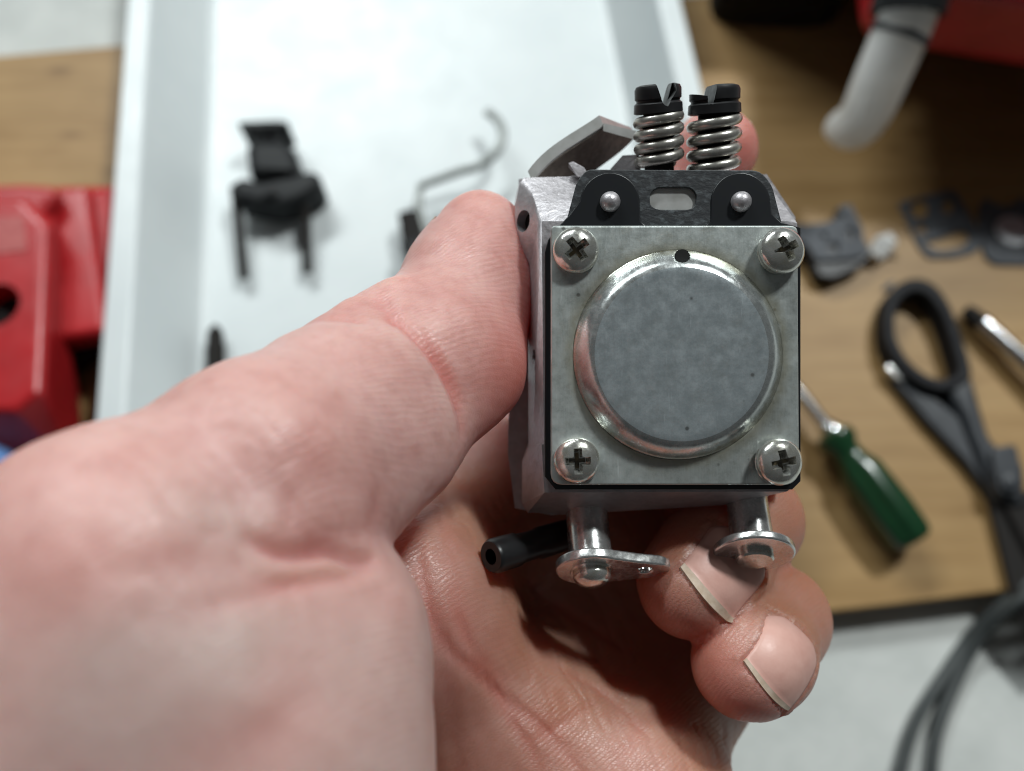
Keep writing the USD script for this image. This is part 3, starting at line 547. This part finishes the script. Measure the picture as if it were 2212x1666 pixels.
for sp in NAILS:
    o = nail_frame(*sp[:5]); al = np.asarray(sp[2], float); al = al - o[1] * (al @ o[1]); al /= np.linalg.norm(al); sd_ = np.cross(o[1], al); q = hv - sp[0]
    x_, t_ = np.abs(q @ sd_) / (sp[3] / 2), (q @ al) / sp[4] + .5; under = (x_ < 1.03) & (t_ > -.03) & (t_ < .97) & (hn @ o[1] > .2) & ((q * q).sum(1) < 170)
    disp[under] = -.28; dmin = np.full(len(hv), 9.0); near = ((hv - o[0].mean(0)) ** 2).sum(1) < 150
    dmin[near] = np.sqrt(((hv[near][:, None] - o[0][None]) ** 2).sum(-1)).min(1); disp += .26 * np.exp(-(dmin / .55) ** 2)
hv2 = hv + hn * disp[:, None]
print('hand vertices', len(hv2))
hand = thing('hand', 'pale left hand, palm up, gripping the carburettor between thumb and curled fingers', 'hand', W(K(700, 1500, 100)))
hp_ = part('skin', trimesh.Trimesh(hv2, hf, process=False), M_skin, hand, True, lens=True)
pvar = UsdGeom.PrimvarsAPI(hp_)
pvar.CreatePrimvar('redness', Sdf.ValueTypeNames.FloatArray, 'vertex').Set(Vt.FloatArray.FromNumpy(np.clip(red, 0, .85).astype(np.float32)))
pvar.CreatePrimvar('vein', Sdf.ValueTypeNames.FloatArray, 'vertex').Set(Vt.FloatArray.FromNumpy(np.clip(vein, 0, .8).astype(np.float32)))
pvar.CreatePrimvar('palmar', Sdf.ValueTypeNames.FloatArray, 'vertex').Set(Vt.FloatArray.FromNumpy(palm.astype(np.float32)))
def nail(c, nrm, along, w, l, free=.13, lift=.11):
    c, nrm, along = (np.asarray(x, float) for x in (c, nrm, along)); nrm = nrm / np.linalg.norm(nrm); along = along - nrm * (along @ nrm); along /= np.linalg.norm(along); side = np.cross(nrm, along)
    ns, nt = 25, 31; s = np.linspace(-1, 1, ns); t = np.linspace(0, 1, nt); Sg, Tg = np.meshgrid(s, t, indexing='ij')
    half = w / 2 * np.clip(1 - np.clip((.22 - Tg) / .22, 0, 1) ** 2 * .45, .3, 1)
    base = c + side * (Sg * half)[..., None] + along * ((Tg - .5) * l - .12 * l * Tg ** 3 * Sg ** 2)[..., None]
    hgt = np.full(Sg.shape, 12.0); p = base + nrm * hgt[..., None]
    for _ in range(60):
        st = sdf(p); hgt = np.maximum(hgt - st * .8, -4); p = base + nrm * hgt[..., None]
    k1 = int(nt * (1 - free)); line = hgt[:, k1:k1 + 1] + (hgt[:, k1:k1 + 1] - hgt[:, k1 - 6:k1 - 5]) / 6 * (np.arange(nt - k1)[None]) * .5
    hgt[:, k1:] = np.maximum(hgt[:, k1:] + .1, line * .8 + .2 * hgt[:, k1:])
    off = lift * (1 - np.abs(Sg) ** 4 * .7) * np.clip(.45 + Tg / .2, 0, 1) - .07
    top = base + nrm * (hgt + off)[..., None]; bot = top - nrm * .45
    def sheet(j0, j1, th_):
        a, b = top[:, j0:j1], top[:, j0:j1] - nrm * th_; n1 = j1 - j0; V_ = np.vstack([a.reshape(-1, 3), b.reshape(-1, 3)]); N = ns * n1; f_ = []
        for i_ in range(ns - 1):
            for j_ in range(n1 - 1):
                q = [i_ * n1 + j_, (i_ + 1) * n1 + j_, (i_ + 1) * n1 + j_ + 1, i_ * n1 + j_ + 1]
                f_ += [(q[0], q[1], q[2]), (q[0], q[2], q[3]), (N + q[0], N + q[2], N + q[1]), (N + q[0], N + q[3], N + q[2])]
        per = [i_ * n1 for i_ in range(ns)] + [(ns - 1) * n1 + j_ for j_ in range(1, n1)] + [i_ * n1 + n1 - 1 for i_ in range(ns - 2, -1, -1)] + [j_ for j_ in range(n1 - 2, 0, -1)]
        for x, y in zip(per, per[1:] + per[:1]): f_ += [(x, N + x, N + y), (x, N + y, y)]
        m = trimesh.Trimesh(V_, np.array(f_), process=False); trimesh.repair.fix_normals(m); return m
    kf = int(nt * (1 - free)); np_ = part('nail', sheet(0, kf + 1, .5), M_nail, hand, 50, lens=True)
    part('nail_edge', sheet(kf, nt, .42), M_free, np_, 50, lens=True)
for sp in NAILS: nail(*sp)

# ------------------------------------------------------------------ things in the tray
t0 = T(590, 430, ZT)
it = thing('intake_flange', 'black rubber intake flange with two long studs lying in the tray', 'engine part', t0)
def up(px, z0, z1, c=.001, r=.0, holes=()):
    q = floor_poly(px, z1); q = rnd(q, r) if r else q
    return slab(q, z0, z1, c, [floor_poly(h_, z1) for h_ in holes])
part('flange', up([(493, 398), (520, 380), (560, 392), (620, 380), (665, 366), (690, 372), (692, 398), (660, 420), (630, 434), (590, 442), (545, 434), (505, 424)], ZT + .002, ZT + .020, .003, .003), M_rubber, it)
part('neck', up([(536, 376), (530, 340), (528, 312), (550, 300), (612, 300), (634, 316), (640, 345), (648, 372)], ZT + .001, ZT + .023, .005, .003), M_rubber, it)
part('neck_step', up([(548, 310), (536, 282), (536, 272), (600, 268), (604, 284), (618, 304)], ZT + .001, ZT + .018, .004, .002), M_rubber, it)
part('lip', up([(512, 268), (518, 262), (600, 259), (622, 262), (616, 272), (600, 276), (530, 279)], ZT + .003, ZT + .021, .001, .001), M_rubber, it)
for (u0, v0, u1, v1) in ((508, 405, 527, 600), (658, 385, 664, 588)):
    part('stud', tube(spline([T(u0, v0, ZT + .012), (T(u0, v0, ZT + .012) + T(u1, v1, ZT + .006)) / 2, T(u1, v1, ZT + .006)], 12), .0026), M_matte, it, 60)
part('port', lathe([(0, 0), (.0055, 0), (.0055, .0015), (.004, .002), (0, .002)], T(588, 432, ZT + .017), T(588, 470, ZT + .016) - T(588, 420, ZT + .012)), M_rubber, it)
part('inner_sleeve', lathe([(0, 0), (.0034, 0), (.0036, .004), (0, .005)], T(590, 416, ZT + .016), T(590, 440, ZT + .017) - T(588, 420, ZT + .012)), M_chrome, it, 60)
lk = thing('linkage_rod', 'bent grey wire linkage with a black block in the tray beside the thumb', 'linkage', T(900, 520, ZT))
wz = [.014, .016, .017, .016, .014, .012, .012, .012]
wp = [T(u, v, ZT + z) for (u, v), z in zip([(1052, 243), (1076, 262), (1086, 300), (1060, 342), (1000, 368), (908, 402), (903, 450), (925, 520)], wz)]
path = np.vstack([spline(wp[:5], 30), np.array(wp[4:6])[1:], np.array(wp[6:])])
part('wire', tube(path, .0022), M_wire, lk, 60)
part('block', up([(858, 455), (912, 446), (930, 505), (955, 560), (900, 580), (872, 545)], ZT, ZT + .014, .002, .002), M_matte, lk)
part('grip', up([(862, 520), (925, 505), (960, 600), (890, 610)], ZT + .001, ZT + .017, .002, .002), M_rubber, lk)
bt = thing('driver_bit', 'short dark steel driver bit lying in the tray above the wrist', 'driver bit', T(465, 780, ZT))
a, b = T(466, 860, ZT + .006), T(465, 702, ZT + .006); L = np.linalg.norm(b - a)
part('shank', lathe([(0, 0), (.0048, .0), (.0048, L * .70), (.0040, L * .74), (0, L * .74)], a, b - a, n=6), M_matte, bt, 20)
part('tip', lathe([(0, L * .73), (.0038, L * .73), (.0040, L * .86), (.0026, L * .95), (.0008, L), (0, L)], a, b - a, n=12), M_matte, bt, 30)

# ------------------------------------------------------------------ red cover, left
rc = thing('engine_cover', 'red plastic engine cover with a dark round hole, left of the tray', 'engine cover', T(60, 800))
BALL = np.array(trimesh.creation.icosphere(2).vertices)
def hp2(top, zt, bot, zb, r_=.0045):
    return hull(np.vstack([T(u, v, zt - r_) + BALL * r_ for u, v in top] + [T(u, v, zb + r_) + BALL * r_ for u, v in bot]))
part('shell', hp2([(-420, 470), (50, 455), (95, 500), (78, 850), (40, 880), (-420, 880)], .052, [(-420, 1090), (60, 1050), (160, 1012), (142, 760), (118, 440), (-420, 440)], .001) - mani(lathe([(0, 0), (.0105, 0), (.0105, .04), (0, .04)], T(-8, 660, .0515) - [0, 0, .016])), M_red, rc, 35)
part('side_wing', hp2([(80, 428), (165, 424), (205, 440), (236, 716), (150, 724)], .030, [(80, 424), (250, 424), (262, 712), (140, 738)], .016), M_red, rc, 25)
part('wing_rib', hp2([(118, 440), (168, 430), (206, 700), (140, 712)], .034, [(105, 436), (182, 426), (220, 712), (136, 722)], .027), M_red, rc, 25)
part('wing_foot', hp2([(100, 440), (220, 440), (232, 720), (150, 780)], .016, [(100, 440), (220, 440), (232, 740), (150, 800)], .001), M_matte, rc, 25)
part('top_ridge', hp2([(-420, 436), (60, 424), (110, 430), (80, 470), (-420, 480)], .046, [(-420, 430), (60, 420), (125, 424), (120, 480), (-420, 490)], .02), M_red, rc, 25)
part('worn_label', up([(-60, 468), (52, 466), (58, 542), (-60, 552)], .0515, .0524, .0001, .002), M_sticker, rc)
part('recess_floor', lathe([(0, 0), (.0104, 0), (.0104, .004), (0, .004)], T(-8, 660, .0515) - [0, 0, .0158], (0, 0, 1)), M_hole, rc, 40)
bc = spline([T(-400, 1060, .02), T(-150, 1070, .026), T(-40, 1085, .025), T(60, 1140, .017), T(180, 1270, .012)], 30)
r_ = np.linspace(.030, .02, 30) * (1 + .06 * np.sin(np.arange(30) * 1.3))
cl = tube(bc, r_, 28); cv_ = np.array(cl.vertices); cv_ += (fbm(cv_ * 60, 3, 3) - .5)[:, None] * np.array([.004, .006, .008]); cv_[:, 2] = np.maximum(cv_[:, 2], .0008)
single('blue_cloth', trimesh.Trimesh(cv_, cl.faces, process=False), M_blue, True, label='piece of blue cloth at the left edge behind the wrist', cat='cloth')

# ------------------------------------------------------------------ red machine and hose, upper right
mc = thing('machine', 'large red machine casing with a black underside at the top right of the board', 'machine', T(2100, 60))
def box_w(u, v, z, w, d_, h, rot=0): pass
q = floor_poly([(1850, 100), (2900, 268), (3000, -500), (1780, -560)], .062)
part('red_casing', slab(rnd(q, .012), .062, .104, .008, both=True), M_red, mc)
q = floor_poly([(2020, -110), (2900, 30), (3000, -460), (1870, -520)], .06)
part('black_base', slab(rnd(q, .01), .001, .064, .006), M_matte, mc)
q = floor_poly([(1590, -140), (1760, -130), (1900, -130), (1960, -520), (1590, -520)], .06)
part('black_grip', slab(rnd(q, .016, 8), .001, .085, .014, n=5), M_matte, mc)
hs = thing('fuel_hose', 'milky white elbow hose with a black collar in front of the red machine', 'hose', T(1900, 200))
hpth = spline([T(1985, -70, .112), T(1958, 40, .100), T(1920, 130, .084), T(1890, 200, .069), T(1866, 250, .058), T(1846, 272, .051), T(1826, 262, .047)], 40)
hr = np.r_[np.full(26, .0118), np.linspace(.0118, .0108, 14)]
part('elbow', tube(hpth, hr, 28), M_hose, hs, 60)
part('ring', tube(spline([T(1948, 68, .0955), T(1944, 76, .0945), T(1940, 84, .0935)], 6), .0126, 28), M_grey, hs, 40)
part('collar', tube(spline([T(1995, -90, .116), T(1975, -30, .108), T(1960, 30, .101)], 10), .0152, 28), M_rubber, hs, 40)

# ------------------------------------------------------------------ loose carburettor parts on the board
def flat(px, z0, h, mat, parent, name, c=.0004, r=0., holes=()):
    return part(name, up(px, z0, z0 + h, c, r, holes), mat, parent)
px_circle = lambda c, r, r2=None, rot=0: [tuple(x) for x in circle(c, r, 22, r2, rot)]
gs = thing('paper_gasket', 'thin dark grey gasket with round holes and a crescent opening', 'gasket', T(2035, 480))
flat([(1940, 438), (2048, 410), (2066, 412), (2098, 470), (2130, 524), (2105, 546), (2060, 556), (2006, 556), (1985, 532)], .0004, .0011, M_gasket, gs, 'sheet', .0003, .002,
     [px_circle((1987, 452), 19, 20), px_circle((2048, 446), 13, 15), px_circle((1990, 496), 13, 10), [(1994, 515), (2015, 520), (2040, 512), (2060, 500), (2086, 498), (2096, 515), (2078, 534), (2040, 542), (2012, 536)]])
dg = thing('diaphragm', 'dark square diaphragm gasket with a round silver disc at the right edge', 'diaphragm', T(2180, 500))
flat([(2114, 490), (2118, 440), (2132, 428), (2150, 440), (2176, 446), (2196, 438), (2206, 424), (2222, 436), (2260, 440), (2262, 560), (2240, 572), (2150, 570), (2128, 552)], .0004, .0014, M_gasket, dg, 'sheet', .0003, .002)
part('silver_disc', lathe([(0, 0), (.0092, 0), (.0092, .0005), (.0088, .0008), (0, .0008)], T(2188, 499, .0018), (0, 0, 1)), material('dull_aluminium', (.62, .64, .66), (.5, .52, .54), vscale=300, rough=.45, metal=.6), dg)
rd = thing('pump_cover', 'dark grey pump cover with cut-out holes beside the carburettor', 'engine part', T(1810, 540))
flat([(1690, 480), (1738, 488), (1792, 486), (1822, 470), (1868, 520), (1886, 548), (1862, 575), (1800, 602), (1768, 596), (1745, 540), (1700, 512)], .0005, .0085, M_black, rd, 'block', .001, .002)
flat([(1694, 478), (1738, 484), (1790, 480), (1820, 464), (1866, 512), (1880, 540), (1858, 556), (1764, 562), (1745, 530), (1700, 508)], .0092, .0022, M_gasket, rd, 'top_plate', .0004, .002, [px_circle((1800, 535), 13), px_circle((1838, 505), 9, 14), px_circle((1780, 510), 7)])
flat([(1812, 446), (1838, 440), (1868, 500), (1858, 510)], .001, .009, M_gasket, rd, 'edge_tab', .0004)
gt = thing('metal_tab', 'tiny bright bent metal tab at the tip of the pump cover', 'metal tab', T(1908, 535))
gp = [T(u, v, z) for u, v, z in ((1880, 566, .002), (1876, 540, .010), (1893, 512, .012), (1924, 502, .005), (1938, 522, .007), (1930, 547, .002), (1902, 560, .006))]
part('bent_sheet', hull(gp), M_tab, gt, 10)
part('spike', hull([T(1930, 540, .002), T(1932, 546, .004), T(1945, 556, .001), T(1918, 530, .006)]), M_chrome, gt, 10)
sv = hull([T(u, v, z) for u, v, z in ((1905, 625, .0005), (1915, 612, .0012), (1935, 606, .001), (1925, 622, .0022), (1910, 628, .001))])
vv, ff = arr(sv); single('metal_sliver', trimesh.Trimesh(vv, ff, process=False), M_gasket, 20, label='tiny grey splinter on the board above the scissors', cat='splinter')

# ------------------------------------------------------------------ scissors
sc = thing('scissors', 'black handled scissors lying open on the board at the right', 'scissors', T(2050, 850))
lo_ = [(1912, 720), (1914, 660), (1935, 618), (1975, 600), (2018, 612), (2052, 655), (2078, 720), (2100, 800), (2088, 826), (2058, 842), (2010, 838), (1962, 808), (1928, 766)]
li = [(1936, 718), (1938, 670), (1956, 640), (1982, 630), (2008, 642), (2034, 678), (2056, 735), (2072, 795), (2062, 812), (2036, 818), (2000, 806), (1966, 778), (1946, 748)]
sm = lambda px, n=60: [tuple(x) for x in CubicSpline(np.arange(len(px) + 1), np.array(px + px[:1], float), bc_type='periodic')(np.linspace(0, len(px), n, endpoint=False))]
loop = up(sm(lo_), .001, .0125, .0016, 0, [sm(li)])
part('finger_loop', loop, M_sciss, sc)
part('handle_arm', up([(2062, 826), (2100, 806), (2118, 870), (2142, 950), (2190, 985), (2216, 1000), (2216, 1100), (2160, 1085), (2122, 1000), (2090, 910), (2050, 842)], .002, .011, .003, .004), M_grey, sc)
part('lower_arm', up([(1916, 792), (1935, 796), (2010, 850), (2080, 905), (2118, 975), (2150, 1080), (2090, 1000), (2000, 905), (1930, 820)], .001, .007, .0015, .002), M_grey, sc)
part('blade_tip', up([(1914, 794), (1922, 786), (1948, 800), (1960, 822), (1940, 820)], .004, .0085, .0008, .001), M_steel, sc)
part('pivot_plate', up([(2142, 968), (2196, 958), (2214, 1040), (2206, 1078), (2158, 1064)], .0112, .014, .0008, .003), M_grey, sc)
part('pivot_screw', lathe([(0, 0), (.0042, 0), (.0042, .0015), (.003, .0022), (0, .0022)], T(2182, 1042, .0142), (0, 0, 1)), M_grey, sc)
part('blade', up([(2130, 1050), (2216, 1060), (2300, 1240), (2330, 1400), (2300, 1440), (2200, 1330), (2170, 1210)], .003, .0055, .0006, .002), M_matte, sc)
part('second_blade', up([(2156, 1060), (2240, 1060), (2420, 1360), (2440, 1480), (2260, 1260)], .0062, .0088, .0006, .002), M_matte, sc)

# ------------------------------------------------------------------ screwdrivers
def driver(tip, start, end, z, rs, rh, names, fl=6):
    a, b, e = T(*tip, z), T(*start, z), T(*end, z); ax = (e - b) / np.linalg.norm(e - b); L = np.linalg.norm(e - b)
    return a, b, e, ax, L
sd = thing('screwdriver', 'small screwdriver with a green fluted handle and bright shaft', 'screwdriver', T(1880, 1060))
a, b, e = T(1560, 640, .0118), T(1800, 940, .0125), T(1972, 1172, .0125); ax = e - b; L = np.linalg.norm(ax); ax /= L
part('shaft', tube(np.array([a, (a + b) / 2, b]), .0030, 16), M_chrome, sd, 60)
th_ = np.linspace(0, 2 * np.pi, 72, endpoint=False); V = []; lv_ = [(-.002, .0065, 0), (0, .0092, 0), (.004, .0098, 0), (.008, .0072, .2), (.014, .0078, .6), (.02, .0108, 1), (L * .7, .0118, 1), (L - .004, .0112, .8), (L - .001, .010, .5), (L, .0085, .3)]
M = frame(ax, np.cross(ax, [0, 0, 1])); nn = 72
for z_, rr, fl in lv_:
    q = .92 * rr * (1 - .11 * fl * (.5 + .5 * np.cos(6 * th_)) ** 3)
    V.append(b + np.outer(q * np.cos(th_), M[:3, 0]) + np.outer(q * np.sin(th_), M[:3, 1]) + ax * z_)
V = np.vstack(V + [V[0].mean(0)[None], V[-1].mean(0)[None]]); i = np.arange(nn); j = (i + 1) % nn; Fc = []; kk = len(lv_)
for s in range(kk - 1): Fc += [np.stack([s * nn + i, s * nn + j, s * nn + nn + j], 1), np.stack([s * nn + i, s * nn + nn + j, s * nn + nn + i], 1)]
Fc += [np.stack([j, i, np.full(nn, kk * nn)], 1), np.stack([(kk - 1) * nn + i, (kk - 1) * nn + j, np.full(nn, kk * nn + 1)], 1)]
part('handle', trimesh.Trimesh(V, np.vstack(Fc), process=False), M_green, sd, 40)
part('ferrule', lathe([(0, -.006), (.004, -.006), (.0052, -.003), (.0052, 0), (0, 0)], b, ax), M_chrome, sd, 40)
s2_ = thing('screwdriver', 'bright screwdriver shaft running off the right edge behind the scissors', 'screwdriver', T(2150, 730))
a, b = T(2085, 668, .006), T(2400, 948, .013)
part('shaft', tube(np.array([a + (b - a) * .12, (a + b) / 2, b]), .0046, 18), M_chrome, s2_, 60)
part('dark_tip', tube(np.array([a, a + (b - a) * .06, a + (b - a) * .14]), [.0030, .0042, .0045], 18), M_matte, s2_, 60)
part('handle', tube(np.array([b, b + (b - a) * .1, b + (b - a) * .5, b + (b - a) * .9]), [.007, .013, .014, .012], 18), M_grey, s2_, 60)

# ------------------------------------------------------------------ cord
cd = thing('cord', 'dark grey looped cord hanging off the board edge at the lower right', 'cord', T(2050, 1500, -.016))
zf = -.0125
c1 = spline([T(2330, 1225, .006), T(2213, 1268, .004), T(2150, 1322, -.004), T(2100, 1372, zf), T(2032, 1473, zf), T(1978, 1560, zf), T(1944, 1670, zf), T(1935, 1800, zf), T(1962, 1890, zf), T(2000, 1820, zf), T(2010, 1690, zf), T(2020, 1595, zf), T(2058, 1488, zf), T(2108, 1390, zf + .004), T(2165, 1325, .004), T(2300, 1255, .009)], 120)
part('cable', tube(c1, .0027, 14), M_cord, cd, 60)
